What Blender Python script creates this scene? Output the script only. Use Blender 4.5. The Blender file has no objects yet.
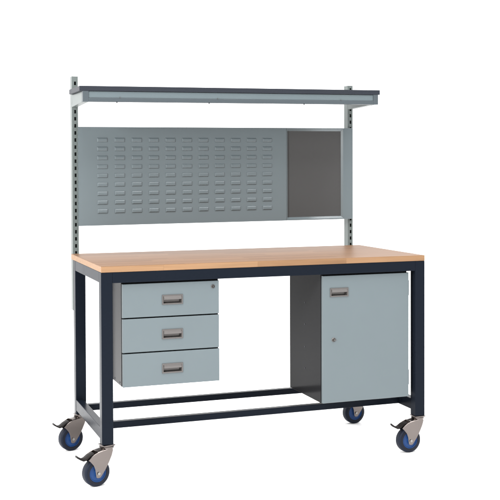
import bpy, bmesh, math, random
from mathutils import Matrix, Vector
R = math.radians
scene = bpy.context.scene
random.seed(4)

# ---------------------------------------------------------------- camera
cd = bpy.data.cameras.new('camera')
cam = bpy.data.objects.new('camera', cd)
scene.collection.objects.link(cam)
cd.sensor_width = 36.0
cd.lens = 1058.32 / 500 * 36
cd.shift_x = (250 - 254.919) / 500
cd.shift_y = (188.530 - 250) / 500
cd.clip_start = 0.05
cd.clip_end = 500
cr = Vector((0.94020319, -0.34059893, -0.00321383))
cu = Vector((0.0100791, 0.01838901, 0.9997801)); cf = Vector((0.34046494, 0.94002884, -0.02072233))
cu = (-cf).cross(cr)
m = Matrix((cr, cu, -cf)).transposed().to_4x4()
m.translation = Vector((-0.88147, -4.29132, 1.31307))
cam.matrix_world = m
scene.camera = cam

# ---------------------------------------------------------------- studio light
scene.view_settings.view_transform = 'Standard'
scene.view_settings.look = 'None'
scene.view_settings.gamma = 1
scene.view_settings.exposure = 0.60
world = bpy.data.worlds.new('World')
scene.world = world
world.use_nodes = True
nt = world.node_tree
nt.nodes.clear()
wo = nt.nodes.new('ShaderNodeOutputWorld')
bg = nt.nodes.new('ShaderNodeBackground')
tc = nt.nodes.new('ShaderNodeTexCoord')
dotn = nt.nodes.new('ShaderNodeVectorMath'); dotn.operation = 'DOT_PRODUCT'
dotn.inputs[1].default_value = (0.30, 0.93, 0.20)       # towards the white cyclorama behind the bench
ramp = nt.nodes.new('ShaderNodeMapRange')
ramp.interpolation_type = 'SMOOTHSTEP'
ramp.inputs['From Min'].default_value = -0.75
ramp.inputs['From Max'].default_value = 0.25
ramp.inputs['To Min'].default_value = 0.30
ramp.inputs['To Max'].default_value = 1.7
nt.links.new(tc.outputs['Generated'], dotn.inputs[0])
nt.links.new(dotn.outputs['Value'], ramp.inputs['Value'])
nt.links.new(ramp.outputs['Result'], bg.inputs['Strength'])
bg.inputs['Color'].default_value = (1, 1, 1, 1)
nt.links.new(bg.outputs[0], wo.inputs[0])

def softbox(name, loc, target, sx, sy, power, col=(1, 1, 1)):
    ld = bpy.data.lights.new(name, 'AREA')
    ld.shape = 'RECTANGLE'; ld.size = sx; ld.size_y = sy
    ld.energy = power; ld.color = col
    o = bpy.data.objects.new(name, ld)
    scene.collection.objects.link(o)
    o.location = loc
    o.rotation_euler = (Vector(target) - Vector(loc)).to_track_quat('-Z', 'Y').to_euler()
    return o
softbox('key_softbox', (-4.2, -2.9, 3.2), (0.7, 0.3, 0.9), 1.6, 1.6, 290, (1.0, 0.985, 0.96))
softbox('overhead_softbox', (0.9, -0.9, 5.0), (0.8, 0.2, 0.0), 4.5, 3.5, 330)

# ---------------------------------------------------------------- helpers
def obj(name, bm, mats, parent=None, smooth=False, recalc=True):
    if recalc:
        bmesh.ops.recalc_face_normals(bm, faces=bm.faces)
    me = bpy.data.meshes.new(name)
    bm.to_mesh(me); bm.free()
    for mt in (mats if isinstance(mats, (list, tuple)) else [mats]):
        me.materials.append(mt)
    if smooth:
        for p in me.polygons: p.use_smooth = True
        try: me.set_sharp_from_angle(angle=R(35))
        except Exception: pass
    o = bpy.data.objects.new(name, me)
    scene.collection.objects.link(o)
    if parent: o.parent = parent
    return o

def box(bm, x0, x1, y0, y1, z0, z1, bev=0.0, mat=0, seg=2):
    t = bmesh.new()
    bmesh.ops.create_cube(t, size=1)
    for v in t.verts:
        v.co = Vector((x0 + (v.co.x + .5) * (x1 - x0), y0 + (v.co.y + .5) * (y1 - y0), z0 + (v.co.z + .5) * (z1 - z0)))
    if bev > 0:
        bmesh.ops.bevel(t, geom=list(t.edges), offset=bev, segments=seg, profile=.5, affect='EDGES')
    for f in t.faces: f.material_index = mat
    merge(bm, t)

def merge(bm, t, M=None):
    if M is not None: bmesh.ops.transform(t, matrix=M, verts=t.verts)
    mp = {v: bm.verts.new(v.co) for v in t.verts}
    for f in t.faces:
        try:
            g = bm.faces.new([mp[v] for v in f.verts]); g.material_index = f.material_index; g.smooth = f.smooth
        except ValueError: pass
    t.free()

def cyl(bm, c, axis, r, h, n=32, mat=0, bev=0.0, r2=None):
    """cylinder centred on c along axis"""
    t = bmesh.new()
    bmesh.ops.create_cone(t, cap_ends=True, segments=n, radius1=r, radius2=r if r2 is None else r2, depth=h)
    if bev:
        es = [e for e in t.edges if abs(e.verts[0].co.z - e.verts[1].co.z) < 1e-6]
        bmesh.ops.bevel(t, geom=es, offset=bev, segments=2, profile=.5, affect='EDGES')
    for f in t.faces: f.material_index = mat
    q = Vector((0, 0, 1)).rotation_difference(Vector(axis))
    merge(bm, t, Matrix.Translation(Vector(c)) @ q.to_matrix().to_4x4())

def lathe(bm, prof, c, axis, n=48, mat=0, closed=True):
    """revolve (radius, along) profile about axis through c"""
    q = Vector((0, 0, 1)).rotation_difference(Vector(axis)).to_matrix()
    rings = []
    for i in range(n):
        a = 2 * math.pi * i / n
        rings.append([bm.verts.new(Vector(c) + q @ Vector((r * math.cos(a), r * math.sin(a), z))) for r, z in prof])
    k = len(prof)
    for i in range(n):
        A, B = rings[i], rings[(i + 1) % n]
        for j in range(k if closed else k - 1):
            f = bm.faces.new((A[j], B[j], B[(j + 1) % k], A[(j + 1) % k])); f.material_index = mat

def prism(bm, pts, y0, y1, mat=0, bev=0.0):
    """extrude an (x,z) outline from y0 to y1"""
    t = bmesh.new()
    a = [t.verts.new((x, y0, z)) for x, z in pts]
    b = [t.verts.new((x, y1, z)) for x, z in pts]
    t.faces.new(a); t.faces.new(b[::-1])
    n = len(pts)
    for i in range(n): t.faces.new((a[i], a[(i + 1) % n], b[(i + 1) % n], b[i]))
    bmesh.ops.recalc_face_normals(t, faces=t.faces)
    if bev: bmesh.ops.bevel(t, geom=list(t.edges), offset=bev, segments=1, profile=.5, affect='EDGES')
    for f in t.faces: f.material_index = mat
    merge(bm, t)

def plate(bm, xs, zs, holes, y0, y1, mat=0):
    """flat sheet y0..y1 on a grid of cuts with some cells left open"""
    V = {}
    def v(i, j, y):
        if (i, j, y) not in V: V[(i, j, y)] = bm.verts.new((xs[i], y, zs[j]))
        return V[(i, j, y)]
    nx, nz = len(xs) - 1, len(zs) - 1
    solid = lambda i, j: 0 <= i < nx and 0 <= j < nz and (i, j) not in holes
    fs = []
    for i in range(nx):
        for j in range(nz):
            if not solid(i, j): continue
            fs.append(bm.faces.new((v(i, j, y0), v(i + 1, j, y0), v(i + 1, j + 1, y0), v(i, j + 1, y0))))
            fs.append(bm.faces.new((v(i, j, y1), v(i, j + 1, y1), v(i + 1, j + 1, y1), v(i + 1, j, y1))))
            for (di, dj, a, b) in ((-1, 0, (i, j), (i, j + 1)), (1, 0, (i + 1, j), (i + 1, j + 1)), (0, -1, (i, j), (i + 1, j)), (0, 1, (i, j + 1), (i + 1, j + 1))):
                if not solid(i + di, j + dj):
                    fs.append(bm.faces.new((v(*a, y0), v(*b, y0), v(*b, y1), v(*a, y1))))
    for f in fs: f.material_index = mat

def shear(o, k, x0):
    for v in o.data.vertices: v.co.z += k * (v.co.x - x0)

# ---------------------------------------------------------------- materials
def new_mat(name):
    mt = bpy.data.materials.new(name); mt.use_nodes = True
    n = mt.node_tree; return mt, n, n.nodes['Principled BSDF']

def paint(name, col, rough=.35, spec=.5, metal=0.0, bump=.06, scale=900, var=.04, coat=0.0):
    mt, n, b = new_mat(name)
    tcn = n.nodes.new('ShaderNodeTexCoord')
    ns = n.nodes.new('ShaderNodeTexNoise'); ns.inputs['Scale'].default_value = scale; ns.inputs['Detail'].default_value = 2
    big = n.nodes.new('ShaderNodeTexNoise'); big.inputs['Scale'].default_value = 5; big.inputs['Detail'].default_value = 5
    n.links.new(tcn.outputs['Object'], ns.inputs['Vector']); n.links.new(tcn.outputs['Object'], big.inputs['Vector'])
    bp = n.nodes.new('ShaderNodeBump'); bp.inputs['Strength'].default_value = bump; bp.inputs['Distance'].default_value = .0004
    n.links.new(ns.outputs['Fac'], bp.inputs['Height']); n.links.new(bp.outputs['Normal'], b.inputs['Normal'])
    mr = n.nodes.new('ShaderNodeMapRange'); mr.inputs['To Min'].default_value = 1 - var; mr.inputs['To Max'].default_value = 1 + var
    n.links.new(big.outputs['Fac'], mr.inputs['Value'])
    mx = n.nodes.new('ShaderNodeVectorMath'); mx.operation = 'SCALE'
    mx.inputs[0].default_value = col; n.links.new(mr.outputs['Result'], mx.inputs['Scale'])
    n.links.new(mx.outputs['Vector'], b.inputs['Base Color'])
    r2 = n.nodes.new('ShaderNodeMapRange'); r2.inputs['To Min'].default_value = rough * .85; r2.inputs['To Max'].default_value = rough * 1.15
    n.links.new(big.outputs['Fac'], r2.inputs['Value']); n.links.new(r2.outputs['Result'], b.inputs['Roughness'])
    b.inputs['Specular IOR Level'].default_value = spec
    b.inputs['Metallic'].default_value = metal
    return mt

def wood(name, base, edge=False):
    """finger jointed beech staves running along x"""
    mt, n, b = new_mat(name)
    tcn = n.nodes.new('ShaderNodeTexCoord')
    sep = n.nodes.new('ShaderNodeSeparateXYZ'); n.links.new(tcn.outputs['Object'], sep.inputs[0])
    cmb = n.nodes.new('ShaderNodeCombineXYZ')
    n.links.new(sep.outputs['X'], cmb.inputs['X'])
    n.links.new(sep.outputs['Z' if edge else 'Y'], cmb.inputs['Y'])
    br = n.nodes.new('ShaderNodeTexBrick')
    br.inputs['Scale'].default_value = 1.0
    br.inputs['Brick Width'].default_value = .42
    br.inputs['Row Height'].default_value = .043
    br.inputs['Mortar Size'].default_value = .0004
    br.inputs['Mortar Smooth'].default_value = .3
    br.inputs['Bias'].default_value = -.1
    br.offset = .37; br.offset_frequency = 2; br.squash = 1.35; br.squash_frequency = 3
    br.inputs['Color1'].default_value = (1.15, 1.14, 1.12, 1)
    br.inputs['Color2'].default_value = (.85, .81, .77, 1)
    br.inputs['Mortar'].default_value = (.72, .66, .60, 1)
    n.links.new(cmb.outputs[0], br.inputs['Vector'])
    # grain
    mp = n.nodes.new('ShaderNodeMapping'); mp.inputs['Scale'].default_value = (3.2, 75, 75)
    n.links.new(tcn.outputs['Object'], mp.inputs['Vector'])
    # each stave gets its own grain offset
    addv = n.nodes.new('ShaderNodeVectorMath'); addv.operation = 'MULTIPLY_ADD'
    addv.inputs[1].default_value = (37, 37, 37)
    n.links.new(br.outputs['Color'], addv.inputs[0]); n.links.new(mp.outputs[0], addv.inputs[2])
    gr = n.nodes.new('ShaderNodeTexNoise'); gr.inputs['Scale'].default_value = 1.0; gr.inputs['Detail'].default_value = 6; gr.inputs['Distortion'].default_value = .4
    n.links.new(addv.outputs[0], gr.inputs['Vector'])
    mr = n.nodes.new('ShaderNodeMapRange'); mr.inputs['From Min'].default_value = .3; mr.inputs['From Max'].default_value = .7
    mr.inputs['To Min'].default_value = .86; mr.inputs['To Max'].default_value = 1.11
    n.links.new(gr.outputs['Fac'], mr.inputs['Value'])
    m1 = n.nodes.new('ShaderNodeVectorMath'); m1.operation = 'MULTIPLY'; m1.inputs[1].default_value = base
    n.links.new(br.outputs['Color'], m1.inputs[0])
    m2 = n.nodes.new('ShaderNodeVectorMath'); m2.operation = 'SCALE'
    n.links.new(m1.outputs[0], m2.inputs[0]); n.links.new(mr.outputs['Result'], m2.inputs['Scale'])
    n.links.new(m2.outputs[0], b.inputs['Base Color'])
    bp = n.nodes.new('ShaderNodeBump'); bp.inputs['Strength'].default_value = .12; bp.inputs['Distance'].default_value = .0006
    n.links.new(gr.outputs['Fac'], bp.inputs['Height']); n.links.new(bp.outputs['Normal'], b.inputs['Normal'])
    b.inputs['Roughness'].default_value = .42
    b.inputs['Specular IOR Level'].default_value = (.1 if edge else .035)
    return mt

M_frame = paint('anthracite_paint', (.0062, .0084, .0130), rough=.27, spec=.028)
M_case = paint('charcoal_case_paint', (.0125, .0125, .0135), rough=.10, spec=.013)
M_front = paint('pale_grey_paint', (.094, .115, .124), rough=.42, spec=.25)
M_panel = paint('mid_grey_paint', (.084, .104, .113), rough=.24, spec=.6)
M_post = paint('post_grey_paint', (.098, .113, .110), rough=.36, spec=.18)
M_shelf = paint('shelf_laminate', (.0125, .0150, .021), rough=.5, spec=.22, var=.08)
M_lip = paint('shelf_steel_shaded', (.045, .055, .062), rough=.4, spec=.25)  # darkened grey: shade on the down-turned lip put into the colour
M_strip = paint('strip_grey', (.080, .101, .110), rough=.4, spec=.3)
M_felt = paint('charcoal_felt', (.056, .0555, .0555), rough=.95, spec=.1, bump=.5, scale=700)
M_zinc = paint('zinc_steel', (.115, .100, .094), rough=.2, metal=1.0, bump=.9, scale=28, var=.2)
M_nickel = paint('satin_nickel', (.095, .088, .085), rough=.42, metal=.6, bump=.05)
M_bolt = paint('bright_bolt', (.2, .195, .19), rough=.35, metal=1.0)
M_pedal = paint('dark_pedal', (.008, .0065, .006), rough=.45, spec=.1)
M_tyre = paint('blue_black_rubber', (.0048, .0078, .017), rough=.55, spec=.15, bump=.15, scale=300)
M_hub = paint('blue_hub', (.0045, .032, .120), rough=.45, spec=.2)
M_black = paint('black_ring', (.0045, .006, .012), rough=.5, spec=.15)
M_top = wood('beech_top', (.112, .064, .037))
M_edge_lit = wood('beech_edge_lit', (.200, .119, .066), edge=True)  # same beech as the top, lightened to paint in light on the edge
M_floor = paint('white_floor', (.95, .95, .95), rough=.6, spec=.2, bump=0, var=.0)

# ---------------------------------------------------------------- studio floor
bm = bmesh.new()
bmesh.ops.create_circle(bm, cap_ends=True, segments=96, radius=120)
fl = obj('floor', bm, M_floor); fl['kind'] = 'structure'; fl['label'] = 'seamless white studio floor'

# ---------------------------------------------------------------- the bench
W, D, L = 1.5, .636, .048
ZT, ZB, ZL, ZR = .9045, .8791, .166, .8344
bench = bpy.data.objects.new('workbench', None)
scene.collection.objects.link(bench)
bench['label'] = 'grey steel workbench on blue castors with beech top, drawers, cupboard and louvred back panel'
bench['category'] = 'workbench'

# worktop: beech, slots: 0 top, 1 edges, lighter with the front light in their colour
bm = bmesh.new()
box(bm, 0, W, -.001, .6905, ZB, ZT, .0022)
for f in bm.faces: f.material_index = 0 if abs(f.normal.z) > .8 or f.calc_center_median().y > .68 else 1
bm.normal_update()
for f in bm.faces: f.material_index = 0 if abs(f.normal.z) > .8 else 1
obj('worktop', bm, [M_top, M_edge_lit], bench)

# frame
for x in (0, W - L):
    for y in (0, D - L):
        bm = bmesh.new(); box(bm, x, x + L, y, y + L, ZL, ZB - .0003, .002)
        obj('leg', bm, M_frame, bench)
def rail(name, *a):
    bm = bmesh.new(); box(bm, *a, .0015); return obj(name, bm, M_frame, bench)
rail('top_rail', L, W - L, .0004, L - .0004, ZR, ZB - .0003)
rail('top_rail', L, W - L, D - L + .0004, D - .0004, ZR, ZB - .0003)
rail('top_rail', .0004, L - .0004, L, D - L, ZR, ZB - .0003)
rail('top_rail', W - L + .0004, W - .0004, L, D - L, ZR, ZB - .0003)
rail('lower_side_rail', .0008, .034, L, D - L, .184, .234)
rail('lower_side_rail', W - .034, W - .0008, L, D - L, .184, .234)
rail('lower_long_rail', .034, W - .034, .193, .223, .1845, .213)
YR = .562
rail('lower_long_rail', .034, W - .034, YR, YR + .03, .1845, .213)

# perforated posts
PZ = .0336
def post(x0, x1, cx, ztop):
    bm = bmesh.new()
    y0, y1, zb, t = .7323, .7773, .631, .0022
    zs = [zb]; holes = set()
    z = 1.0726 - 13 * PZ
    k = 0
    while z + PZ / 2 < ztop:
        if z - .0086 > zb:
            zs += [z - .0086, z + .0086]; holes.add((1, len(zs) - 2))
        z += PZ
    zs.append(ztop)
    plate(bm, [x0, cx - .0046, cx + .0046, x1], zs, holes, y0, y0 + t)
    box(bm, x0, x0 + t, y0 + t, y1, zb, ztop); box(bm, x1 - t, x1, y0 + t, y1, zb, ztop)
    box(bm, x0 + t, x1 - t, y1 - t, y1, zb, ztop)
    box(bm, x0 + t, x1 - t, y0 + t, y1 - t, ztop - t, ztop - .0002)
    box(bm, x0 + t, x1 - t, y0 + t, y1 - t, zb, zb + t)
    return obj('post', bm, M_post, bench)
post(.0155, .045, .0312, 1.7444)
post(1.453, 1.4815, 1.4690, 1.7325)
for x in (.018, 1.456):
    for z in (.66, .79):
        bm = bmesh.new(); box(bm, x, x + .024, D, .7323, z, z + .04, .001); obj('post_bracket', bm, M_post, bench)

# louvred panel
SH = .0045
def pan_z(r): return 1.452 - .0425 * r
YP = .7023
bm = bmesh.new()
x0, x1, zb, zt, t = .041, 1.0972, 1.034, 1.504, .0015
xs = [x0]
lou_w, lou_h = .0505, .0205
for c in range(11): xs += [.1282 + .0839 * c, .1282 + .0839 * c + lou_w]
xs.append(x1)
zs = [zb]
for r in reversed(range(9)): zs += [pan_z(r) - lou_h, pan_z(r)]
zs.append(zt)
holes = {(1 + 2 * c, 1 + 2 * r) for c in range(11) for r in range(9)}
plate(bm, xs, zs, holes, YP, YP + t)
for c in range(11):
    for r in range(9):
        a, b = xs[1 + 2 * c], xs[2 + 2 * c]; lo, hi = zs[1 + 2 * r], zs[2 + 2 * r]
        h = .0048
        ring_at = lambda k, d, y: [bm.verts.new((x, YP + y, z)) for x, z in
                                   ((a + d, lo + d * .7), (b - d * .8, lo + d * .7), (b - d * .8, hi - d), (a + d, hi - d))]
        rings = [ring_at(0, 0, .0002), ring_at(1, .0009, -.0020), ring_at(2, .0022, -.0036), ring_at(3, .0040, -.0045), ring_at(4, .0062, -.0049)]
        for A, B in zip(rings, rings[1:]):
            for i in range(4): bm.faces.new((A[i], A[(i + 1) % 4], B[(i + 1) % 4], B[i]))
        bm.faces.new(rings[-1])
# return flanges
fl_d = .024
box(bm, x0, x0 + t, YP + t, YP + fl_d, zb, zt); box(bm, x1 - t, x1, YP + t, YP + fl_d, zb, zt)
box(bm, x0 + t, x1 - t, YP + t, YP + fl_d, zt - t, zt - .0001); box(bm, x0 + t, x1 - t, YP + t, YP + fl_d, zb + .0001, zb + t)
lp = obj('louvred_panel', bm, M_panel, bench); shear(lp, SH, .041)

# notice board panel
bm = bmesh.new()
x0, x1, zb, zt = 1.0990, 1.4685, 1.034, 1.504
rects = [  # x0,x1,z0,z1,y
    (x0, x1, zb, zt, YP + fl_d), (x0, x1, zb, zt, YP + .001), (x0 + .001, x1 - .001, zb + .001, zt - .001, YP),
    (x0 + .0035, x1 - .056, zb + .0055, zt - .0050, YP), (x0 + .0065, x1 - .0655, zb + .0165, zt - .0165, YP + .009)]
rings = []
for (a, b, c, d, y) in rects: rings.append([bm.verts.new(p) for p in ((a, y, c), (b, y, c), (b, y, d), (a, y, d))])
for A, B in zip(rings, rings[1:]):
    for i in range(4): bm.faces.new((A[i], A[(i + 1) % 4], B[(i + 1) % 4], B[i]))
bm.faces.new(rings[0][::-1])
npn = obj('notice_panel_frame', bm, M_panel, bench, recalc=True); shear(npn, SH, .041)
bm = bmesh.new()
box(bm, x0 + .0055, x1 - .0645, YP + .0085, YP + .018, zb + .0155, zt - .0155)
pb = obj('pinboard', bm, M_felt, npn); shear(pb, SH, .041)
# panel hooks onto the posts
for x in (.0415, 1.4535):
    for z in (1.06, 1.47):
        bm = bmesh.new(); box(bm, x, x + .003, YP + fl_d - .002, .7323, z, z + .018); obj('panel_hook', bm, M_post, bench)

# shelf
SS = .0077
bm = bmesh.new(); box(bm, -.0005, 1.4985, .45, .715, 1.6563, 1.6790, .0012)
sb = obj('shelf_board', bm, M_shelf, bench); shear(sb, SS, 0)
bm = bmesh.new()     # C-shaped front lip: end blocks, sloping lower flange, recessed web
xa, xb, ya, zb, zt = .0145, 1.489, .4512, 1.6075, 1.6561
box(bm, xa, xa + .027, ya, ya + .03, zb, zt, .0008); box(bm, xb - .026, xb, ya, ya + .03, zb, zt, .0008)
box(bm, xa + .027, xb - .026, ya, ya + .03, zb + .0002, zb + .0185, .0012)
box(bm, xa + .027, xb - .026, ya + .008, ya + .03, zb + .0185, zt - .0003)
lip = obj('shelf_lip', bm, M_lip, bench); shear(lip, SS, 0)
bm = bmesh.new(); box(bm, xa + .0275, xb - .0265, ya + .0035, ya + .0078, zb + .0190, zt - .0015, .0006)
st = obj('ticket_strip', bm, M_strip, lip); shear(st, SS, 0)
for x in (.135, .602, 1.237):
    bm = bmesh.new(); cyl(bm, (x + .05, ya - .0006, zb + .0205), (0, 1, 0), .0024, .002, 12); s = obj('screw', bm, M_bolt, lip); shear(s, SS, 0)
for x in (.172, .612, 1.094):
    bm = bmesh.new(); cyl(bm, (x, ya + .008, zb - .0015), (0, 0, 1), .0035, .004, 12); s = obj('clip', bm, M_case, lip); shear(s, SS, 0)
for x, dz in ((.0158, 0), (1.4535, .0107)):
    t = bmesh.new()
    pts = [(.7323, 1.5985 + dz), (.7323, 1.6558 + dz), (.4815, 1.6558 + dz), (.4815, 1.6075 + dz)]
    a = [t.verts.new((x, y, z)) for y, z in pts]; b = [t.verts.new((x + .029, y, z)) for y, z in pts]
    t.faces.new(a); t.faces.new(b[::-1])
    for i in range(4): t.faces.new((a[i], a[(i + 1) % 4], b[(i + 1) % 4], b[i]))
    bmesh.ops.recalc_face_normals(t, faces=t.faces)
    bmesh.ops.bevel(t, geom=list(t.edges), offset=.001, segments=1, profile=.5, affect='EDGES')
    obj('shelf_arm', t, M_post, bench)

# ---------------------------------------------------------------- drawers and cupboard
def case(name, x0, x1, y0, y1, z0, z1, screws=()):
    t = .012
    bm = bmesh.new()
    box(bm, x0, x0 + t, y0, y1, z0, z1, .0008); box(bm, x1 - t, x1, y0, y1, z0, z1, .0008)
    box(bm, x0 + t, x1 - t, y0 + .0003, y1 - .0003, z0 + .0003, z0 + t); box(bm, x0 + t, x1 - t, y0 + .0003, y1 - .0003, z1 - t, z1 - .0003)
    box(bm, x0 + t, x1 - t, y1 - t, y1 - .0006, z0 + t, z1 - t)
    for y, z in screws:
        cyl(bm, (x0 - .0003, y, z), (1, 0, 0), .0042, .0014, 14, mat=1)
    return obj(name, bm, [M_case, M_black], bench)

def pull(x0, x1, z0, z1, y, parent):
    """recessed flush pull: raised rim, hollow cup, and a lip over its upper half"""
    bm = bmesh.new(); w = .0055
    plate(bm, [x0, x0 + w, x1 - w, x1], [z0, z0 + w, z1 - w, z1], {(1, 1)}, y - .0028, y)
    xi0, xi1, zi0, zi1, d = x0 + w, x1 - w, z0 + w, z1 - w, .014
    # cup walls: slanting back, built as a ring
    A = [bm.verts.new((a, y - .0005, b)) for a, b in ((xi0, zi0), (xi1, zi0), (xi1, zi1), (xi0, zi1))]
    B = [bm.verts.new((a, y + d, b)) for a, b in ((xi0 + .006, zi0 + .003), (xi1 - .006, zi0 + .003), (xi1 - .006, zi1), (xi0 + .006, zi1))]
    for i in range(4): bm.faces.new((A[i], A[(i + 1) % 4], B[(i + 1) % 4], B[i]))
    bm.faces.new(B)
    h = (zi1 - zi0) * .47
    prof = [(y - .0030, zi1), (y - .0062, zi1 - h * .45), (y - .0052, zi1 - h), (y - .0030, zi1 - h), (y + .001, zi1 - .002)]
    a = [bm.verts.new((xi0 + .0015, py, z)) for py, z in prof]; b = [bm.verts.new((xi1 - .0015, py, z)) for py, z in prof]
    bm.faces.new(a); bm.faces.new(b[::-1])
    for i in range(len(prof)): bm.faces.new((a[i], a[(i + 1) % 5], b[(i + 1) % 5], b[i]))
    return obj('handle', bm, M_nickel, parent)

def front(name, x0, x1, z0, z1, hx0, hx1, hz0, hz1, y0=.012, t=.018):
    bm = bmesh.new()
    w = .0055
    # folded steel front with a cut-out for the pull
    plate(bm, [x0, hx0 + w, hx1 - w, x1], [z0, hz0 + w, hz1 - w, z1], {(1, 1)}, y0, y0 + t)
    es = [e for e in bm.edges if all(v.co.x in (x0, x1) or True for v in e.verts) and len(e.link_faces) == 2 and
          e.link_faces[0].normal.length >= 0 and all(abs(v.co.y - y0) < 1e-6 for v in e.verts) and
          (all(abs(v.co.x - x0) < 1e-6 for v in e.verts) or all(abs(v.co.x - x1) < 1e-6 for v in e.verts) or
           all(abs(v.co.z - z0) < 1e-6 for v in e.verts) or all(abs(v.co.z - z1) < 1e-6 for v in e.verts))]
    bmesh.ops.recalc_face_normals(bm, faces=bm.faces)
    bmesh.ops.bevel(bm, geom=es, offset=.0022, segments=3, profile=.5, affect='EDGES')
    o = obj(name, bm, M_front, bench)
    pull(hx0, hx1, hz0, hz1, y0, o)
    return o

def lock(x, z, parent, r=.0085, y=.012):
    bm = bmesh.new()
    lathe(bm, [(r * .72, .001), (r, .001), (r, -.0015), (r * .8, -.0035), (r * .72, -.0035)], (x, y, z), (0, 1, 0), 28, 0)
    cyl(bm, (x, y - .0012, z), (0, 1, 0), r * .70, .003, 24, mat=1)
    box(bm, x - .0011, x + .0011, y - .0034, y - .0026, z - r * .5, z + r * .5, 0, mat=2)
    return obj('lock', bm, [M_nickel, M_pedal, M_bolt], parent)

case('drawer_case', .0896, .5135, .0305, .40, .397, ZR - .0006, [(.06, .41), (.16, .41)])
d = front('drawer', .0916, .5120, .6855, .8265, .2605, .3508, .734, .7750); lock(.4848, .8022, d)
front('drawer', .0916, .5124, .5400, .6800, .2600, .3503, .589, .6300)
front('drawer', .0922, .5130, .3958, .5345, .2595, .3498, .4445, .4855)
case('cupboard_case', .9931, 1.4225, .0305, .40, .2568, ZR - .0006, [(.213, .685), (.213, .585), (.213, .481), (.213, .382)])
d = front('cupboard_door', .9965, 1.4240, .2580, .8262, 1.0308, 1.1198, .7315, .7710)
lk = lock(1.0478, .540, d, r=.0095)
bm = bmesh.new(); box(bm, 1.0478, 1.0600, .0075, .0095, .5365, .5415, .0008); obj('key_tab', bm, M_nickel, d)
for z0, z1 in ((.722, .790), (.312, .379)):
    bm = bmesh.new(); cyl(bm, (1.4258, .0215, (z0 + z1) / 2), (0, 0, 1), .0042, z1 - z0, 20, bev=.0006); obj('hinge', bm, M_front, d, smooth=True)

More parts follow.
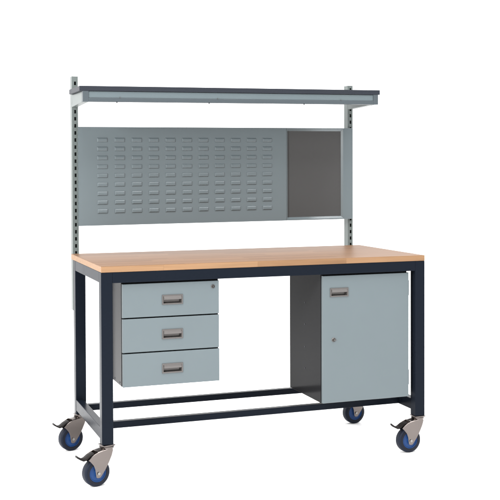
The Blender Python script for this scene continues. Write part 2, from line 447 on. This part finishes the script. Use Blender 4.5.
# ---------------------------------------------------------------- castors
AX, AZ, TR, TW = -.0505, .0565, .0565, .0205
SZ = 1.29
def castor(x, y, b):
    root = bpy.data.objects.new('castor', None); scene.collection.objects.link(root)
    root.parent = bench; root.location = (x, y, 0); root.rotation_euler = (0, 0, b)
    # tyre
    bm = bmesh.new()
    lathe(bm, [(.0395, -TW), (.046, -TW), (.0522, -TW + .0015), (.0556, -TW + .005), (TR, -TW + .010), (TR, TW - .010), (.0556, TW - .005), (.0522, TW - .0015), (.046, TW), (.0395, TW)], (AX, 0, AZ), (0, 1, 0), 64)
    obj('tyre', bm, M_tyre, root, smooth=True)
    bm = bmesh.new()
    lathe(bm, [(.0365, -TW + .002), (.0390, -TW - .0012), (.0475, -TW - .0004), (.0475, TW + .0004), (.0390, TW + .0012), (.0365, TW - .002)], (AX, 0, AZ), (0, 1, 0), 64)
    obj('rim', bm, M_black, root, smooth=True)
    bm = bmesh.new()
    lathe(bm, [(.004, -TW - .001), (.014, -TW - .001), (.0155, -TW + .003), (.032, -TW + .004), (.0345, -TW + .001), (.0370, -TW + .001), (.0370, TW - .001), (.0345, TW - .001), (.032, TW - .004), (.0155, TW - .003), (.014, TW + .001), (.004, TW + .001)], (AX, 0, AZ), (0, 1, 0), 64)
    obj('hub', bm, M_hub, root, smooth=True)
    # fork: two shaped cheeks joined by a domed crown
    zz = lambda z: AZ + (z - AZ) * SZ
    out = [(-.0870, .1030), (-.0740, .1120), (-.0600, .1190), (-.0440, .1235), (-.0200, .1275), (.0050, .1300), (.0210, .1330), (.0240, .1240),
           (.0180, .1080), (.0060, .0885), (-.0120, .0640), (-.0310, .0450), (-.0360, .0415), (-.0480, .0415), (-.0530, .0460), (-.0570, .0700), (-.0640, .0840), (-.0780, .0970)]
    out = [(a - .008, zz(c)) for a, c in out]
    bm = bmesh.new()
    for s in (-1, 1):
        ya, yb = sorted((s * .0245, s * .0275))
        prism(bm, out, ya, yb, bev=.0011)
    # crown: a rounded strip over both cheeks
    top = out[3:7]
    n = 8; rings = []
    for (a, c) in top:
        ring = []
        for i in range(n + 1):
            th = math.pi * i / n
            ring.append(bm.verts.new((a, -.0268 * math.cos(th), c - .004 + .0085 * math.sin(th))))
        for i in range(n, -1, -1):
            th = math.pi * i / n
            ring.append(bm.verts.new((a, -.0242 * math.cos(th), c - .004 + .006 * math.sin(th) - .0015)))
        rings.append(ring)
    for A, B in zip(rings, rings[1:]):
        k = len(A)
        for i in range(k): bm.faces.new((A[i], A[(i + 1) % k], B[(i + 1) % k], B[i]))
    bm.faces.new(rings[0]); bm.faces.new(rings[-1][::-1])
    obj('fork', bm, M_zinc, root, smooth=True)
    # swivel head and top plate
    bm = bmesh.new()
    lathe(bm, [(0, .1500), (.0290, .1500), (.0300, .1530), (.0312, .1578), (0, .1578)], (0, 0, 0), (0, 0, 1), 40, closed=False)
    box(bm, -.0265, .0265, -.0265, .0265, .1612, ZL - .0003, .0008)
    cyl(bm, (0, 0, .1592), (0, 0, 1), .027, .0036, 40)
    obj('swivel_head', bm, M_zinc, root, smooth=True)
    # axle bolt
    bm = bmesh.new()
    cyl(bm, (AX, 0, AZ), (0, 1, 0), .004, .060, 16)
    for s in (-1, 1): cyl(bm, (AX, s * .0295, AZ), (0, 1, 0), .0068, .005, 6, bev=.0008)
    obj('axle_bolt', bm, M_bolt, root)
    # brake pedal: a curved tongue
    path = [(-.066, .1190), (-.084, .1145), (-.100, .1065), (-.113, .1045), (-.126, .1095), (-.138, .1170)]
    wd = [.0195, .0195, .0190, .0175, .014, .0095]
    bm = bmesh.new(); rings = []
    for (a, c), w in zip(path, wd):
        c = zz(c); h = .0042
        rings.append([bm.verts.new(p) for p in ((a, -w, c - h - .001), (a, w, c - h - .001), (a, w, c + .0005), (a, w * .5, c + h), (a, -w * .5, c + h), (a, -w, c + .0005))])
    for A, B in zip(rings, rings[1:]):
        for i in range(6): bm.faces.new((A[i], A[(i + 1) % 6], B[(i + 1) % 6], B[i]))
    bm.faces.new(rings[0]); bm.faces.new(rings[-1][::-1])
    obj('brake_pedal', bm, M_pedal, root, smooth=True)
    return root
c0 = castor(L / 2, L / 2, R(15))
for x, y, b in ((W - L / 2, L / 2, R(2)), (L / 2, D - L / 2, R(16)), (W - L / 2, D - L / 2, R(5))):
    c = c0.copy(); scene.collection.objects.link(c); c.location = (x, y, 0); c.rotation_euler = (0, 0, b)
    for ch in list(c0.children):
        k = ch.copy(); scene.collection.objects.link(k); k.parent = c
